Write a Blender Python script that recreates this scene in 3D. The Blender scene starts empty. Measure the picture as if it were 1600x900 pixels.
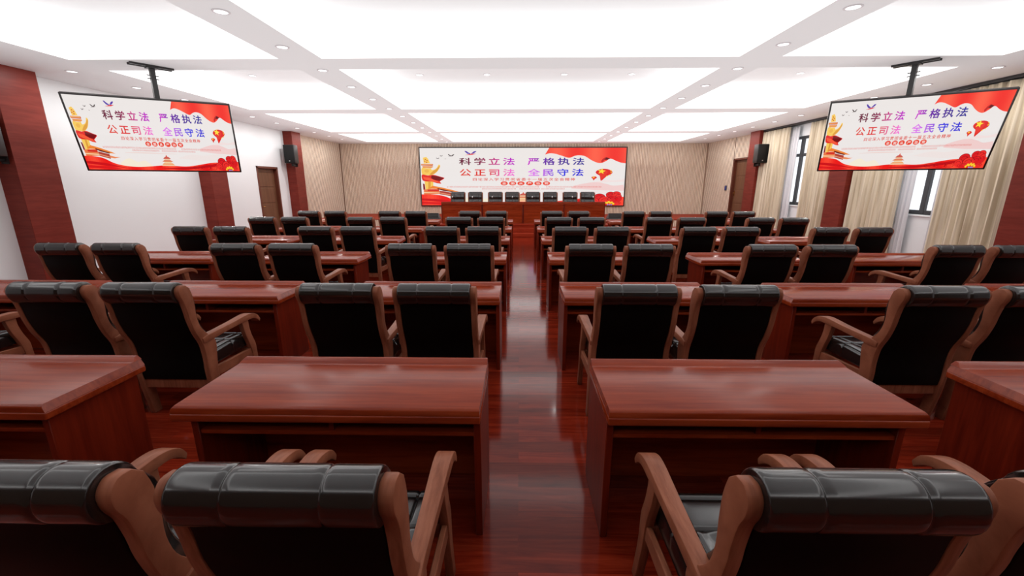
import bpy, bmesh, math, random
from mathutils import Vector, Matrix
random.seed(7)
PI = math.pi
SC = bpy.context.scene
COL = SC.collection

# ------------------------------------------------------------------ camera
F_PX, PITCH, YAW, CAM_H = 661.05, 0.2414, -0.0173, 1.7714
cd = bpy.data.cameras.new('camera'); cam = bpy.data.objects.new('camera', cd); COL.objects.link(cam)
cd.sensor_width = 36.0; cd.lens = F_PX / 1600 * 36.0; cd.clip_start = 0.05; cd.clip_end = 200
cp, sp, cy, sy = math.cos(PITCH), math.sin(PITCH), math.cos(YAW), math.sin(YAW)
fw = Vector((sy * cp, cy * cp, -sp)); rt = Vector((cy, -sy, 0)); up = rt.cross(fw)
R3 = Matrix((rt, up, -fw)).transposed()
cam.matrix_world = Matrix.Translation((0, 0, CAM_H)) @ R3.to_4x4()
SC.camera = cam

# ------------------------------------------------------------------ world, exposure
w = bpy.data.worlds.new('sky'); SC.world = w; w.use_nodes = True
bg = w.node_tree.nodes['Background']; bg.inputs[0].default_value = (0.93, 0.96, 1.0, 1); bg.inputs[1].default_value = 1.3
SC.view_settings.view_transform = 'Standard'; SC.view_settings.look = 'None'
SC.view_settings.exposure = 0.0; SC.view_settings.gamma = 1.0; SC.view_settings.use_curve_mapping = False
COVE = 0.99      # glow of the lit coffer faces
WASH = 730.0     # added soft upward wash that brightens the white ceiling
BULB = 12.0       # lamp behind each downlight lens, watts
SPOT = 2.2       # glow of the downlight lenses
# ------------------------------------------------------------------ room measures
XL, XR = -8.40, 8.70
YF, YN = 20.60, -2.6           # far wall, wall behind the camera
ZC, ZR = 3.58, 4.13            # ceiling, coffer top
STG = 0.37                     # stage height
COLY = [(6.92, 7.57), (11.32, 11.97), (15.70, 16.33)]
# added upward fill light below the ceiling; the room has no such lamp
def area(name, loc, sx, sy_, power, rot=(0, 0, 0)):
    l = bpy.data.lights.new(name, 'AREA'); l.shape = 'RECTANGLE'; l.size = sx; l.size_y = sy_; l.energy = power
    o = bpy.data.objects.new(name, l); o.location = loc; o.rotation_euler = rot; COL.objects.link(o); return o

area('added_ceiling_wash', (0.15, 9.7, 2.50), 15.2, 20.6, WASH, (PI, 0, 0))

# ------------------------------------------------------------------ materials
def new_mat(name):
    m = bpy.data.materials.new(name); m.use_nodes = True
    return m, m.node_tree.nodes, m.node_tree.links, m.node_tree.nodes['Principled BSDF']
def plain(name, col, rough=0.5, spec=0.5, metal=0.0, bump=None, coat=0.0):
    m, n, l, b = new_mat(name)
    b.inputs['Base Color'].default_value = (*col, 1); b.inputs['Roughness'].default_value = rough
    b.inputs['Specular IOR Level'].default_value = spec; b.inputs['Metallic'].default_value = metal
    b.inputs['Coat Weight'].default_value = coat
    if bump:
        t = n.new('ShaderNodeTexCoord'); no = n.new('ShaderNodeTexNoise'); bu = n.new('ShaderNodeBump')
        no.inputs['Scale'].default_value = bump[0]; bu.inputs['Strength'].default_value = bump[1]; bu.inputs['Distance'].default_value = 0.002
        l.new(t.outputs['Object'], no.inputs['Vector']); l.new(no.outputs['Fac'], bu.inputs['Height']); l.new(bu.outputs['Normal'], b.inputs['Normal'])
    return m
def glow(name, col, s):
    m, n, l, b = new_mat(name)
    b.inputs['Base Color'].default_value = (*col, 1); b.inputs['Emission Color'].default_value = (*col, 1)
    b.inputs['Emission Strength'].default_value = s; b.inputs['Roughness'].default_value = 0.8
    return m
def wood(name, c1, c2, scale, rough=0.35, spec=0.5, coat=0.0, amount=1.0):
    m, n, l, b = new_mat(name)
    t = n.new('ShaderNodeTexCoord'); mp = n.new('ShaderNodeMapping'); mp.inputs['Scale'].default_value = scale
    oi = n.new('ShaderNodeObjectInfo'); ad = n.new('ShaderNodeVectorMath'); ad.operation = 'ADD'
    mu = n.new('ShaderNodeMath'); mu.operation = 'MULTIPLY'; mu.inputs[1].default_value = 7.0
    l.new(oi.outputs['Random'], mu.inputs[0]); l.new(t.outputs['Object'], ad.inputs[0]); l.new(mu.outputs[0], ad.inputs[1])
    l.new(ad.outputs[0], mp.inputs['Vector'])
    a = n.new('ShaderNodeTexNoise'); a.inputs['Scale'].default_value = 1.0; a.inputs['Detail'].default_value = 8; a.inputs['Roughness'].default_value = 0.65; a.inputs['Distortion'].default_value = 0.6
    c = n.new('ShaderNodeTexNoise'); c.inputs['Scale'].default_value = 4.0; c.inputs['Detail'].default_value = 4
    l.new(mp.outputs[0], a.inputs['Vector']); l.new(mp.outputs[0], c.inputs['Vector'])
    mx = n.new('ShaderNodeMath'); mx.operation = 'ADD'; mx.use_clamp = True
    m2 = n.new('ShaderNodeMath'); m2.operation = 'MULTIPLY_ADD'; m2.inputs[1].default_value = 0.5; m2.inputs[2].default_value = -0.25
    l.new(c.outputs['Fac'], m2.inputs[0]); l.new(a.outputs['Fac'], mx.inputs[0]); l.new(m2.outputs[0], mx.inputs[1])
    r = n.new('ShaderNodeValToRGB'); r.color_ramp.elements[0].position = 0.32; r.color_ramp.elements[1].position = 0.68
    r.color_ramp.elements[0].color = (*c1, 1); r.color_ramp.elements[1].color = (*c2, 1)
    l.new(mx.outputs[0], r.inputs[0]); l.new(r.outputs[0], b.inputs['Base Color'])
    b.inputs['Roughness'].default_value = rough; b.inputs['Specular IOR Level'].default_value = spec; b.inputs['Coat Weight'].default_value = coat
    b.inputs['Coat Roughness'].default_value = 0.15
    return m

M = {}
M['white'] = plain('wall_white_paint', (0.89, 0.925, 0.935), 0.7, 0.2)
M['ceil'] = plain('ceiling_white_paint', (0.81, 0.83, 0.84), 0.8, 0.1)
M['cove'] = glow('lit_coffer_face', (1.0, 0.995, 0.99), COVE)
M['slat'] = wood('beige_slat_wood', (0.88, 0.74, 0.58), (0.96, 0.86, 0.72), (14, 14, 1.0), 0.55, 0.3)
M['slatgap'] = plain('slat_groove_brown', (0.50, 0.36, 0.27), 0.8, 0.2)
M['slatgapside'] = plain('dark_slat_groove', (0.27, 0.17, 0.12), 0.8, 0.2)  # darker groove colour on the side walls for stronger slat contrast
M['redwood'] = wood('red_column_veneer', (0.16, 0.020, 0.013), (0.23, 0.034, 0.022), (0.9, 0.9, 9), 0.42, 0.2)
M['stagewood'] = wood('red_stage_boards', (0.22, 0.014, 0.005), (0.38, 0.045, 0.016), (1.2, 14, 14), 0.5, 0.08)
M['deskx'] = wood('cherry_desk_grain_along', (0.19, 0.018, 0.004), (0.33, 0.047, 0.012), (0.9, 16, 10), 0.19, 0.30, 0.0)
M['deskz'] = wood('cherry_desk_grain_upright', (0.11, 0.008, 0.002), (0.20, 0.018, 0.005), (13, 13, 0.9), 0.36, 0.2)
M['chairwood'] = wood('brown_chair_wood', (0.21, 0.064, 0.032), (0.35, 0.122, 0.066), (22, 3.0, 3.0), 0.42, 0.18)
M['leather'] = plain('black_leather', (0.010, 0.0085, 0.008), 0.16, 0.9, bump=(30, 0.04))
M['backcloth'] = plain('black_back_upholstery', (0.003, 0.002, 0.0018), 0.55, 0.08)
M['blackmetal'] = plain('black_painted_metal', (0.018, 0.017, 0.017), 0.4, 0.5)
M['bezel'] = plain('dark_bezel', (0.02, 0.018, 0.018), 0.35, 0.5)
M['spk'] = plain('speaker_grille_black', (0.006, 0.006, 0.006), 0.6, 0.3, bump=(400, 0.3))
M['badge'] = plain('silver_badge', (0.6, 0.6, 0.6), 0.3, 0.5, 0.8)
M['frame'] = plain('window_frame_grey', (0.07, 0.07, 0.075), 0.5, 0.4)
M['doorwood'] = wood('brown_door_wood', (0.13, 0.055, 0.026), (0.19, 0.085, 0.042), (8, 8, 0.8), 0.45, 0.4)
M['doordark'] = wood('red_brown_door_jamb', (0.11, 0.028, 0.014), (0.16, 0.042, 0.022), (8, 8, 0.8), 0.45, 0.4)
M['brass'] = plain('brass', (0.75, 0.48, 0.16), 0.25, 0.5, 1.0)
M['chrome'] = plain('light_metal', (0.7, 0.7, 0.7), 0.3, 0.5, 1.0)
M['blue'] = plain('blue_switch_plate', (0.01, 0.04, 0.25), 0.3, 0.5)
M['lens'] = glow('downlight_lens', (1, 1, 1), SPOT)
M['ring'] = plain('downlight_ring', (0.62, 0.6, 0.62), 0.4, 0.5)
M['micwhite'] = plain('mic_white', (0.85, 0.85, 0.85), 0.4)

# curtain: beige weave with slim darker stripes
m, n, l, b = new_mat('beige_curtain_weave')
t = n.new('ShaderNodeTexCoord'); mp = n.new('ShaderNodeMapping'); mp.inputs['Scale'].default_value = (1, 26, 0.7)
no = n.new('ShaderNodeTexNoise'); no.inputs['Scale'].default_value = 1.0; no.inputs['Detail'].default_value = 3
r = n.new('ShaderNodeValToRGB'); r.color_ramp.elements[0].position = 0.38; r.color_ramp.elements[1].position = 0.6
r.color_ramp.elements[0].color = (0.58, 0.49, 0.36, 1); r.color_ramp.elements[1].color = (0.82, 0.73, 0.57, 1)
l.new(t.outputs['Object'], mp.inputs[0]); l.new(mp.outputs[0], no.inputs['Vector']); l.new(no.outputs['Fac'], r.inputs[0]); l.new(r.outputs[0], b.inputs['Base Color'])
b.inputs['Roughness'].default_value = 0.9; b.inputs['Specular IOR Level'].default_value = 0.1
M['curtain'] = m
m, n, l, b = new_mat('white_sheer')
b.inputs['Base Color'].default_value = (0.93, 0.93, 0.95, 1); b.inputs['Roughness'].default_value = 0.9
tr = n.new('ShaderNodeBsdfTranslucent'); tr.inputs[0].default_value = (0.9, 0.9, 0.93, 1)
tp = n.new('ShaderNodeBsdfTransparent'); m1 = n.new('ShaderNodeMixShader'); m1.inputs[0].default_value = 0.25
m2 = n.new('ShaderNodeMixShader'); m2.inputs[0].default_value = 0.03
l.new(b.outputs[0], m1.inputs[1]); l.new(tr.outputs[0], m1.inputs[2]); l.new(m1.outputs[0], m2.inputs[1]); l.new(tp.outputs[0], m2.inputs[2])
l.new(m2.outputs[0], n['Material Output'].inputs['Surface'])
M['sheer'] = m
m, n, l, b = new_mat('window_glass')
tp = n.new('ShaderNodeBsdfTransparent'); gl = n.new('ShaderNodeBsdfGlossy'); gl.inputs['Roughness'].default_value = 0.02
mx = n.new('ShaderNodeMixShader'); mx.inputs[0].default_value = 0.06
l.new(tp.outputs[0], mx.inputs[1]); l.new(gl.outputs[0], mx.inputs[2]); l.new(mx.outputs[0], n['Material Output'].inputs['Surface'])
M['glass'] = m
# floor: glossy reddish planks running across the room
m, n, l, b = new_mat('red_plank_floor')
t = n.new('ShaderNodeTexCoord')
br = n.new('ShaderNodeTexBrick'); br.inputs['Scale'].default_value = 1.0; br.inputs['Brick Width'].default_value = 1.25; br.inputs['Row Height'].default_value = 0.115
br.inputs['Mortar Size'].default_value = 0.0012; br.inputs['Color1'].default_value = (0, 0, 0, 1); br.inputs['Color2'].default_value = (1, 1, 1, 1); br.inputs['Mortar'].default_value = (0.0, 0.0, 0.0, 1)
br.offset = 0.37; br.inputs['Bias'].default_value = 0.0
mp = n.new('ShaderNodeMapping'); mp.inputs['Scale'].default_value = (1.6, 22, 1)
no = n.new('ShaderNodeTexNoise'); no.inputs['Scale'].default_value = 1.0; no.inputs['Detail'].default_value = 8; no.inputs['Roughness'].default_value = 0.65; no.inputs['Distortion'].default_value = 1.1
ad = n.new('ShaderNodeVectorMath'); ad.operation = 'MULTIPLY_ADD'; ad.inputs[1].default_value = (9, 9, 9)
l.new(br.outputs['Color'], ad.inputs[0]); l.new(t.outputs['Object'], ad.inputs[2]); l.new(ad.outputs[0], mp.inputs[0]); l.new(mp.outputs[0], no.inputs['Vector'])
l.new(t.outputs['Object'], br.inputs['Vector'])
r = n.new('ShaderNodeValToRGB'); r.color_ramp.elements[0].position = 0.30; r.color_ramp.elements[1].position = 0.70
r.color_ramp.elements[0].color = (0.14, 0.008, 0.003, 1); r.color_ramp.elements[1].color = (0.36, 0.040, 0.015, 1)
e = r.color_ramp.elements.new(0.5); e.color = (0.25, 0.022, 0.008, 1)
l.new(no.outputs['Fac'], r.inputs[0])
mr = n.new('ShaderNodeMapRange'); mr.inputs['To Min'].default_value = 0.62; mr.inputs['To Max'].default_value = 1.15
l.new(br.outputs['Color'], mr.inputs['Value'])
vm = n.new('ShaderNodeMix'); vm.data_type = 'RGBA'; vm.blend_type = 'MULTIPLY'; vm.inputs['Factor'].default_value = 1.0
l.new(r.outputs[0], vm.inputs['A']); l.new(mr.outputs['Result'], vm.inputs['B']); l.new(vm.outputs['Result'], b.inputs['Base Color'])
b.inputs['Roughness'].default_value = 0.10; b.inputs['Specular IOR Level'].default_value = 0.26
M['floor'] = m
# screens: colour attribute as glow
m, n, l, b = new_mat('screen_picture')
at = n.new('ShaderNodeAttribute'); at.attribute_name = 'Col'
l.new(at.outputs['Color'], b.inputs['Emission Color']); b.inputs['Emission Strength'].default_value = 0.97
b.inputs['Base Color'].default_value = (0.01, 0.01, 0.01, 1); b.inputs['Roughness'].default_value = 0.4; b.inputs['Specular IOR Level'].default_value = 0.2
M['screen'] = m

# ------------------------------------------------------------------ mesh helpers
class MB:
    def __init__(s): s.v = []; s.f = []; s.m = []
    def add(s, verts, faces, mi=0):
        o = len(s.v); s.v += [tuple(p) for p in verts]; s.f += [tuple(i + o for i in f) for f in faces]; s.m += [mi] * len(faces); return s
    def box(s, x0, x1, y0, y1, z0, z1, mi=0):
        v = [(x0, y0, z0), (x1, y0, z0), (x1, y1, z0), (x0, y1, z0), (x0, y0, z1), (x1, y0, z1), (x1, y1, z1), (x0, y1, z1)]
        return s.add(v, [(0, 3, 2, 1), (4, 5, 6, 7), (0, 1, 5, 4), (1, 2, 6, 5), (2, 3, 7, 6), (3, 0, 4, 7)], mi)
    def prism_x(s, prof, x0, x1, mi=0):        # profile in (y, z)
        n = len(prof); v = [(x0, p[0], p[1]) for p in prof] + [(x1, p[0], p[1]) for p in prof]
        f = [tuple(range(n)), tuple(range(2 * n - 1, n - 1, -1))] + [(i, i + n, (i + 1) % n + n, (i + 1) % n) for i in range(n)]
        return s.add(v, f, mi)
    def quad(s, a, b_, c, d, mi=0): return s.add([a, b_, c, d], [(0, 1, 2, 3)], mi)
    def tube(s, pts, rads, seg=10, mi=0):
        pts = [Vector(p) for p in pts]
        if not isinstance(rads, (list, tuple)): rads = [rads] * len(pts)
        v = []; k = len(pts)
        for i, p in enumerate(pts):
            d = (pts[min(i + 1, k - 1)] - pts[max(i - 1, 0)]).normalized()
            a = d.orthogonal().normalized() if i == 0 else (a - d * a.dot(d)).normalized()
            b_ = d.cross(a)
            for j in range(seg):
                t_ = 2 * PI * j / seg; v.append(p + (a * math.cos(t_) + b_ * math.sin(t_)) * rads[i])
        f = []
        for i in range(k - 1):
            for j in range(seg):
                f.append((i * seg + j, i * seg + (j + 1) % seg, (i + 1) * seg + (j + 1) % seg, (i + 1) * seg + j))
        f.append(tuple(reversed(range(seg)))); f.append(tuple((k - 1) * seg + j for j in range(seg)))
        return s.add(v, f, mi)
    def build(s, name, mats, parent=None, bevel=0, seg=2, angle=35, smooth=True, loc=None):
        me = bpy.data.meshes.new(name); me.from_pydata(s.v, [], s.f)
        if not isinstance(mats, (list, tuple)): mats = [mats]
        for x in mats: me.materials.append(x)
        me.polygons.foreach_set('material_index', s.m)
        bm = bmesh.new(); bm.from_mesh(me)
        bmesh.ops.recalc_face_normals(bm, faces=bm.faces)
        if bevel:
            ed = [e_ for e_ in bm.edges if len(e_.link_faces) == 2 and e_.calc_face_angle(0) > math.radians(angle)]
            bmesh.ops.bevel(bm, geom=ed, offset=bevel, segments=seg, profile=0.5, affect='EDGES', clamp_overlap=True)
        bm.to_mesh(me); bm.free()
        if smooth:
            me.polygons.foreach_set('use_smooth', [True] * len(me.polygons)); me.set_sharp_from_angle(angle=math.radians(38))
        o = bpy.data.objects.new(name, me); COL.objects.link(o)
        if parent: o.parent = parent
        if loc: o.location = loc
        return o
def tag(o, label=None, cat=None, group=None, kind=None):
    if label: o['label'] = label
    if cat: o['category'] = cat
    if group: o['group'] = group
    if kind: o['kind'] = kind
    return o
def empty(name, loc=(0, 0, 0), rz=0):
    o = bpy.data.objects.new(name, None); o.empty_display_size = 0.1; COL.objects.link(o); o.location = loc; o.rotation_euler = (0, 0, rz); return o
def kids(o): return [c for c in COL.objects if c.parent == o]
def dup(root, tree, loc, rz=0):
    r_ = root.copy(); COL.objects.link(r_); r_.location = loc; r_.rotation_euler = (0, 0, rz)
    for ch, subs in tree:
        c = ch.copy(); COL.objects.link(c); c.parent = r_
        for g in subs:
            d = g.copy(); COL.objects.link(d); d.parent = c
    return r_
def tree_of(o): return [(c, kids(c)) for c in kids(o)]
def lerp(a, b_, t_): return a + (b_ - a) * t_
def catmull(pts, n=6, closed=False):
    out = []; k = len(pts)
    rng = range(k) if closed else range(k - 1)
    for i in rng:
        p0 = pts[(i - 1) % k] if closed or i > 0 else pts[0]; p1 = pts[i]; p2 = pts[(i + 1) % k]
        p3 = pts[(i + 2) % k] if closed or i + 2 < k else pts[-1]
        for j in range(n):
            t_ = j / n
            out.append(tuple(0.5 * ((2 * p1[c]) + (-p0[c] + p2[c]) * t_ + (2 * p0[c] - 5 * p1[c] + 4 * p2[c] - p3[c]) * t_ ** 2 + (-p0[c] + 3 * p1[c] - 3 * p2[c] + p3[c]) * t_ ** 3) for c in range(len(p1))))
    if not closed: out.append(tuple(pts[-1]))
    return out

# ================================================================== ROOM SHELL
tag(MB().box(XL - .2, XR + .2, YN, YF + .2, -0.1, 0).build('floor', M['floor'], smooth=False), kind='structure')
# ceiling with deep coffers whose upright faces are lit
CX = [(-6.77, -3.60), (-2.95, 3.21), (3.83, 6.98)]
CY = [(-1.93, 2.47), (3.09, 6.87), (7.50, 11.28), (11.90, 15.95), (16.57, 19.60)]
g = MB(); xs = [XL - .2] + [v for p in CX for v in p] + [XR + .2]; ys = [YN] + [v for p in CY for v in p] + [YF + .2]
for i in range(len(xs) - 1):
    for j in range(len(ys) - 1):
        x0, x1, y0, y1 = xs[i], xs[i + 1], ys[j], ys[j + 1]
        if i % 2 == 1 and j % 2 == 1:
            g.quad((x0, y0, ZR), (x1, y0, ZR), (x1, y1, ZR), (x0, y1, ZR), 0)
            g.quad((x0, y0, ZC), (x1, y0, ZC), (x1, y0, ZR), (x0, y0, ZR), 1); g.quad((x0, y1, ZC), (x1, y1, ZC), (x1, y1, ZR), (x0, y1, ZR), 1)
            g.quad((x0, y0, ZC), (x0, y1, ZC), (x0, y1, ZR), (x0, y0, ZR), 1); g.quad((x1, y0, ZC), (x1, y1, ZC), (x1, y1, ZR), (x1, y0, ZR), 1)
        else:
            g.quad((x0, y0, ZC), (x1, y0, ZC), (x1, y1, ZC), (x0, y1, ZC), 0)
# roof slab on top
g.box(XL - .2, XR + .2, YN, YF + .2, ZR + .02, ZR + .2, 0)
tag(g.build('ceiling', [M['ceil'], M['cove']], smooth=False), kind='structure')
# walls
SY = COLY[2][1] - .02    # slatted cladding starts behind the third columns
DL = (13.86, 15.08, 0.0, 2.33)      # left door opening y0,y1,z0,z1
DR = (16.94, 18.06, STG, 2.76)
def wall_x(name, x0, x1, y0, y1, holes, mat):
    g_ = MB(); cuts = sorted({y0, y1} | {h[0] for h in holes} | {h[1] for h in holes})
    for a, b_ in zip(cuts[:-1], cuts[1:]):
        hs = [h for h in holes if h[0] <= a + 1e-6 and h[1] >= b_ - 1e-6]
        if hs:
            if hs[0][2] > 0.001: g_.box(x0, x1, a, b_, 0, hs[0][2])
            g_.box(x0, x1, a, b_, hs[0][3], ZC)
        else: g_.box(x0, x1, a, b_, 0, ZC)
    return tag(g_.build(name, mat, smooth=False), kind='structure')
wall_x('wall_left', XL - .2, XL, YN, YF, [DL], M['white'])
WIN = [(8.45, 10.62, 1.12, 3.2), (12.92, 15.0, 1.12, 3.2)]
wall_x('wall_right', XR, XR + .2, YN, YF, WIN + [DR], M['white'])
tag(MB().box(XL - .2, XR + .2, YN - .2, YN, 0, ZC + .3).build('wall_rear', plain('rear_wall_brown', (0.16, 0.10, 0.07), 0.8, 0.1), smooth=False), kind='structure')  # unseen wall, coloured dark so less light bounces onto the chair backs

def slats(g_, p0, p1, nrm, z0, z1, pitch=0.07, fill=0.6, d=0.022, skip=None):
    p0 = Vector(p0); p1 = Vector(p1); L = (p1 - p0).length; u = (p1 - p0).normalized(); nn = Vector(nrm)
    g_.quad((*p0.xy, z0), (*p1.xy, z0), (*p1.xy, z1), (*p0.xy, z1), 1)
    k = int(L / pitch)
    for i in range(k):
        a = p0 + u * (i + (1 - fill) / 2) * pitch; b_ = a + u * pitch * fill
        zz0, zz1 = z0, z1
        if skip:
            mid = (a + b_) / 2
            if skip[0] < mid.y < skip[1]: zz0 = skip[2]
        c = [a, a + nn * d * .75 + u * pitch * .04, a + nn * d + u * pitch * .14, b_ + nn * d - u * pitch * .14, b_ + nn * d * .75 - u * pitch * .04, b_]
        v = [(q.x, q.y, zz0) for q in c] + [(q.x, q.y, zz1) for q in c]
        g_.add(v, [(j, j + 1, j + 7, j + 6) for j in range(5)] + [(6, 7, 8, 9, 10, 11), (5, 4, 3, 2, 1, 0)], 0)
g = MB(); g.box(XL - .2, XR + .2, YF + .001, YF + .2, 0, ZC); g.m = [1] * 6
slats(g, (XL + .02, YF, 0), (XR - .02, YF, 0), (0, -1, 0), STG, ZC)
tag(g.build('wall_far', [M['slat'], M['slatgap']], smooth=False), kind='structure')
g = MB(); slats(g, (XL + .012, SY, 0), (XL + .012, YF, 0), (1, 0, 0), 0.0, ZC, 0.10, .52, .010)
tag(g.build('wall_left_cladding', [M['slat'], M['slatgapside']], smooth=False), kind='structure')
g = MB()
slats(g, (XR - .012, SY, 0), (XR - .012, DR[0] - .02, 0), (-1, 0, 0), 0.0, ZC, 0.10, .52, .010)
slats(g, (XR - .012, DR[0] - .0, 0), (XR - .012, DR[1] + .0, 0), (-1, 0, 0), DR[3] + .0, ZC, 0.10, .52, .010)
slats(g, (XR - .012, DR[1] + .02, 0), (XR - .012, YF, 0), (-1, 0, 0), 0.0, ZC, 0.10, .52, .010)
tag(g.build('wall_right_cladding', [M['slat'], M['slatgapside']], smooth=False), kind='structure')

# columns clad in red veneer
for k, (a, b_) in enumerate(COLY):
    tag(MB().box(XL, XL + .32, a, b_, 0, ZC).build('column_left', M['redwood'], bevel=.004, seg=1), kind='structure')
    tag(MB().box(XR - .35, XR, a, b_, 0, ZC).build('column_right', M['redwood'], bevel=.004, seg=1), kind='structure')

# stage: low platform with slatted front and a projecting centre with steps
SF, BX0, BX1, BF = 17.4, -3.05, 3.35, 15.05
stage = MB()
stage.box(XL + .03, BX0, SF, YF - .005, 0, STG - .03); stage.box(BX1, XR - .03, SF, YF - .005, 0, STG - .03); stage.box(BX0, BX1, BF, YF - .005, 0, STG - .03)
stage.box(XL + .03, BX0 - .02, SF - .03, YF - .005, STG - .03, STG); stage.box(BX1 + .02, XR - .03, SF - .03, YF - .005, STG - .03, STG); stage.box(BX0 - .02, BX1 + .02, BF - .02, YF - .005, STG - .03, STG)
stage.box(XL + .03, BX0, SF - .03, SF, 0, .09); stage.box(BX1, XR - .03, SF - .03, SF, 0, .09)
tag(stage.build('floor_stage', M['stagewood'], smooth=False), kind='structure')
g = MB(); slats(g, (XL + .04, SF - .002, 0), (BX0, SF - .002, 0), (0, -1, 0), 0.09, STG - .03); slats(g, (BX1, SF - .002, 0), (XR - .04, SF - .002, 0), (0, -1, 0), 0.09, STG - .03)
tag(g.build('trim_stage_front', [M['slat'], M['slatgap']], smooth=False), kind='structure')
g = MB()
for k in range(2):
    g.box(BX0, BX1, 14.40 + k * .33, BF, k * .123, (k + 1) * .123)
tag(g.build('stage_steps', M['stagewood'], bevel=.004, seg=1), kind='structure')

# windows with dark frames
for k, (y0, y1, z0, z1) in enumerate(WIN):
    mid = 9.52 if k == 0 else 13.96
    g = MB(); fx0, fx1, t_ = XR + .07, XR + .13, .07
    g.box(fx0, fx1, y0, y1, z0, z0 + .09); g.box(fx0, fx1, y0, y1, z1 - .08, z1); g.box(fx0, fx1, y0, y0 + t_, z0, z1); g.box(fx0, fx1, y1 - t_, y1, z0, z1)
    g.box(fx0 - .01, fx1, mid - .055, mid + .055, z0, z1); g.box(fx0, fx1, y0, y1, 2.60, 2.69)
    wf = g.build('window_%d' % (k + 1), M['frame'], bevel=.006, seg=1); tag(wf, kind='structure')
    MB().box(fx0 + .025, fx0 + .031, y0 + .02, y1 - .02, z0 + .02, z1 - .02).build('pane', M['glass'], wf, smooth=False)
    MB().box(XR - .03, XR + .07, y0 - .03, y1 + .03, z0 - .04, z0).build('sill', M['white'], wf, bevel=.005, seg=1)

# doors
def door(idx, side, y0, y1, z0, z1):
    s = 1 if side == 'left' else -1; X = XL if side == 'left' else XR
    def bx(g_, a, b_, c, d, e_, f_, mi=0):
        xa, xb = sorted((X + s * a, X + s * b_)); g_.box(xa, xb, c, d, e_, f_, mi)
    g_ = MB()
    bx(g_, -.2, .02, y0, y0 + .07, z0, z1); bx(g_, -.2, .02, y1 - .07, y1, z0, z1); bx(g_, -.2, .02, y0, y1, z1 - .07, z1)
    d = tag(g_.build('door_%d' % idx, M['doordark'], bevel=.006, seg=1), kind='structure')
    g_ = MB(); a, b_ = y0 + .07, y1 - .07
    bx(g_, -.14, -.10, a, b_, z0 + .01, z1 - .07)
    for q in range(4):
        h = (z1 - z0 - .25) / 4; bx(g_, -.10, -.088, a + .12, b_ - .12, z0 + .12 + q * h, z0 + .06 + (q + 1) * h)
    leaf = g_.build('door_leaf', M['doorwood'], d, bevel=.005, seg=1)
    hy = a + .09 if side == 'left' else b_ - .09
    g_ = MB(); bx(g_, -.088, -.075, hy - .03, hy + .03, z0 + .93, z0 + 1.13)
    g_.tube([(X - s * .08, hy, z0 + 1.04), (X - s * .03, hy, z0 + 1.04), (X - s * .03, hy + (.12 if side == 'left' else -.12), z0 + 1.04)], .011)
    g_.build('door_handle', M['brass'], leaf, bevel=0)
door(1, 'left', *DL[:2], 0.0, DL[3]); door(2, 'right', *DR)

# ================================================================== SCREEN ARTWORK
SRGB = lambda c: tuple((x / 255 / 12.92 if x / 255 <= 0.04045 else ((x / 255 + 0.055) / 1.055) ** 2.4) for x in c)
def zl(x, y): return ((640 + x / 8.18 - 656.5) / 322.5, (321 - 220 - y / 8.18) / 89.0)      # measured art positions -> 0..1
def zr(x, y): return ((820 + x / 8.18 - 656.5) / 322.5, (321 - 220 - y / 8.18) / 89.0)
ART = []   # (layer, [(u,v)...], colour or function)
def poly(layer, pts, col): ART.append((layer, pts, col))
def ell(layer, u, v, ru, rv, col, n_=20): poly(layer, [(u + ru * math.cos(2 * PI * i / n_), v + rv * math.sin(2 * PI * i / n_)) for i in range(n_)], col)
def ringp(layer, u, v, ru, rv, col, wd=.86, a0=0, a1=360, n_=22):
    for i in range(n_):
        p = math.radians(lerp(a0, a1, i / n_)); q = math.radians(lerp(a0, a1, (i + 1) / n_))
        poly(layer, [(u + ru * math.cos(p), v + rv * math.sin(p)), (u + ru * math.cos(q), v + rv * math.sin(q)), (u + ru * wd * math.cos(q), v + rv * wd * math.sin(q)), (u + ru * wd * math.cos(p), v + rv * wd * math.sin(p))], col)
def star(layer, u, v, ru, rv, col, rot=0):
    poly(layer, [(u + ru * (1 if i % 2 == 0 else .42) * math.sin(i * PI / 5 + rot), v + rv * (1 if i % 2 == 0 else .42) * math.cos(i * PI / 5 + rot)) for i in range(10)], col)
for i in range(24):
    for j in range(10):
        c = (240 - j * .25, 234 - abs(j - 3) * .35, 232 - abs(j - 3) * .5)
        poly(0, [(i / 24, j / 10), ((i + 1) / 24, j / 10), ((i + 1) / 24, (j + 1) / 10), (i / 24, (j + 1) / 10)], c)
# faint hills and mist
poly(1, [(.74, .30)] + catmull([zr(640, 575), zr(780, 545), zr(930, 527), zr(1060, 548), zr(1160, 572), zr(1290, 560)], 5) + [(1, .30), (1, .26), (.86, .27)], (243, 208, 206))
poly(1, catmull([(.58, .19), (.68, .25), (.76, .235), (.86, .26), (1.0, .24)], 5) + [(1, .16), (.75, .15)], (241, 229, 226))
poly(1, catmull([(.84, .40), (.90, .45), (.95, .44), (1.0, .47)], 5) + [(1, .42), (.92, .41)], (244, 226, 224))
poly(1, catmull([(.25, .255), (.40, .262), (.58, .25)], 5) + [(.58, .246), (.25, .25)], (240, 214, 208))
poly(1, catmull([(.20, .10), (.26, .17), (.31, .12), (.36, .14), (.40, .06)], 5) + [(.4, .02), (.2, .02)], (247, 236, 214))
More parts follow.
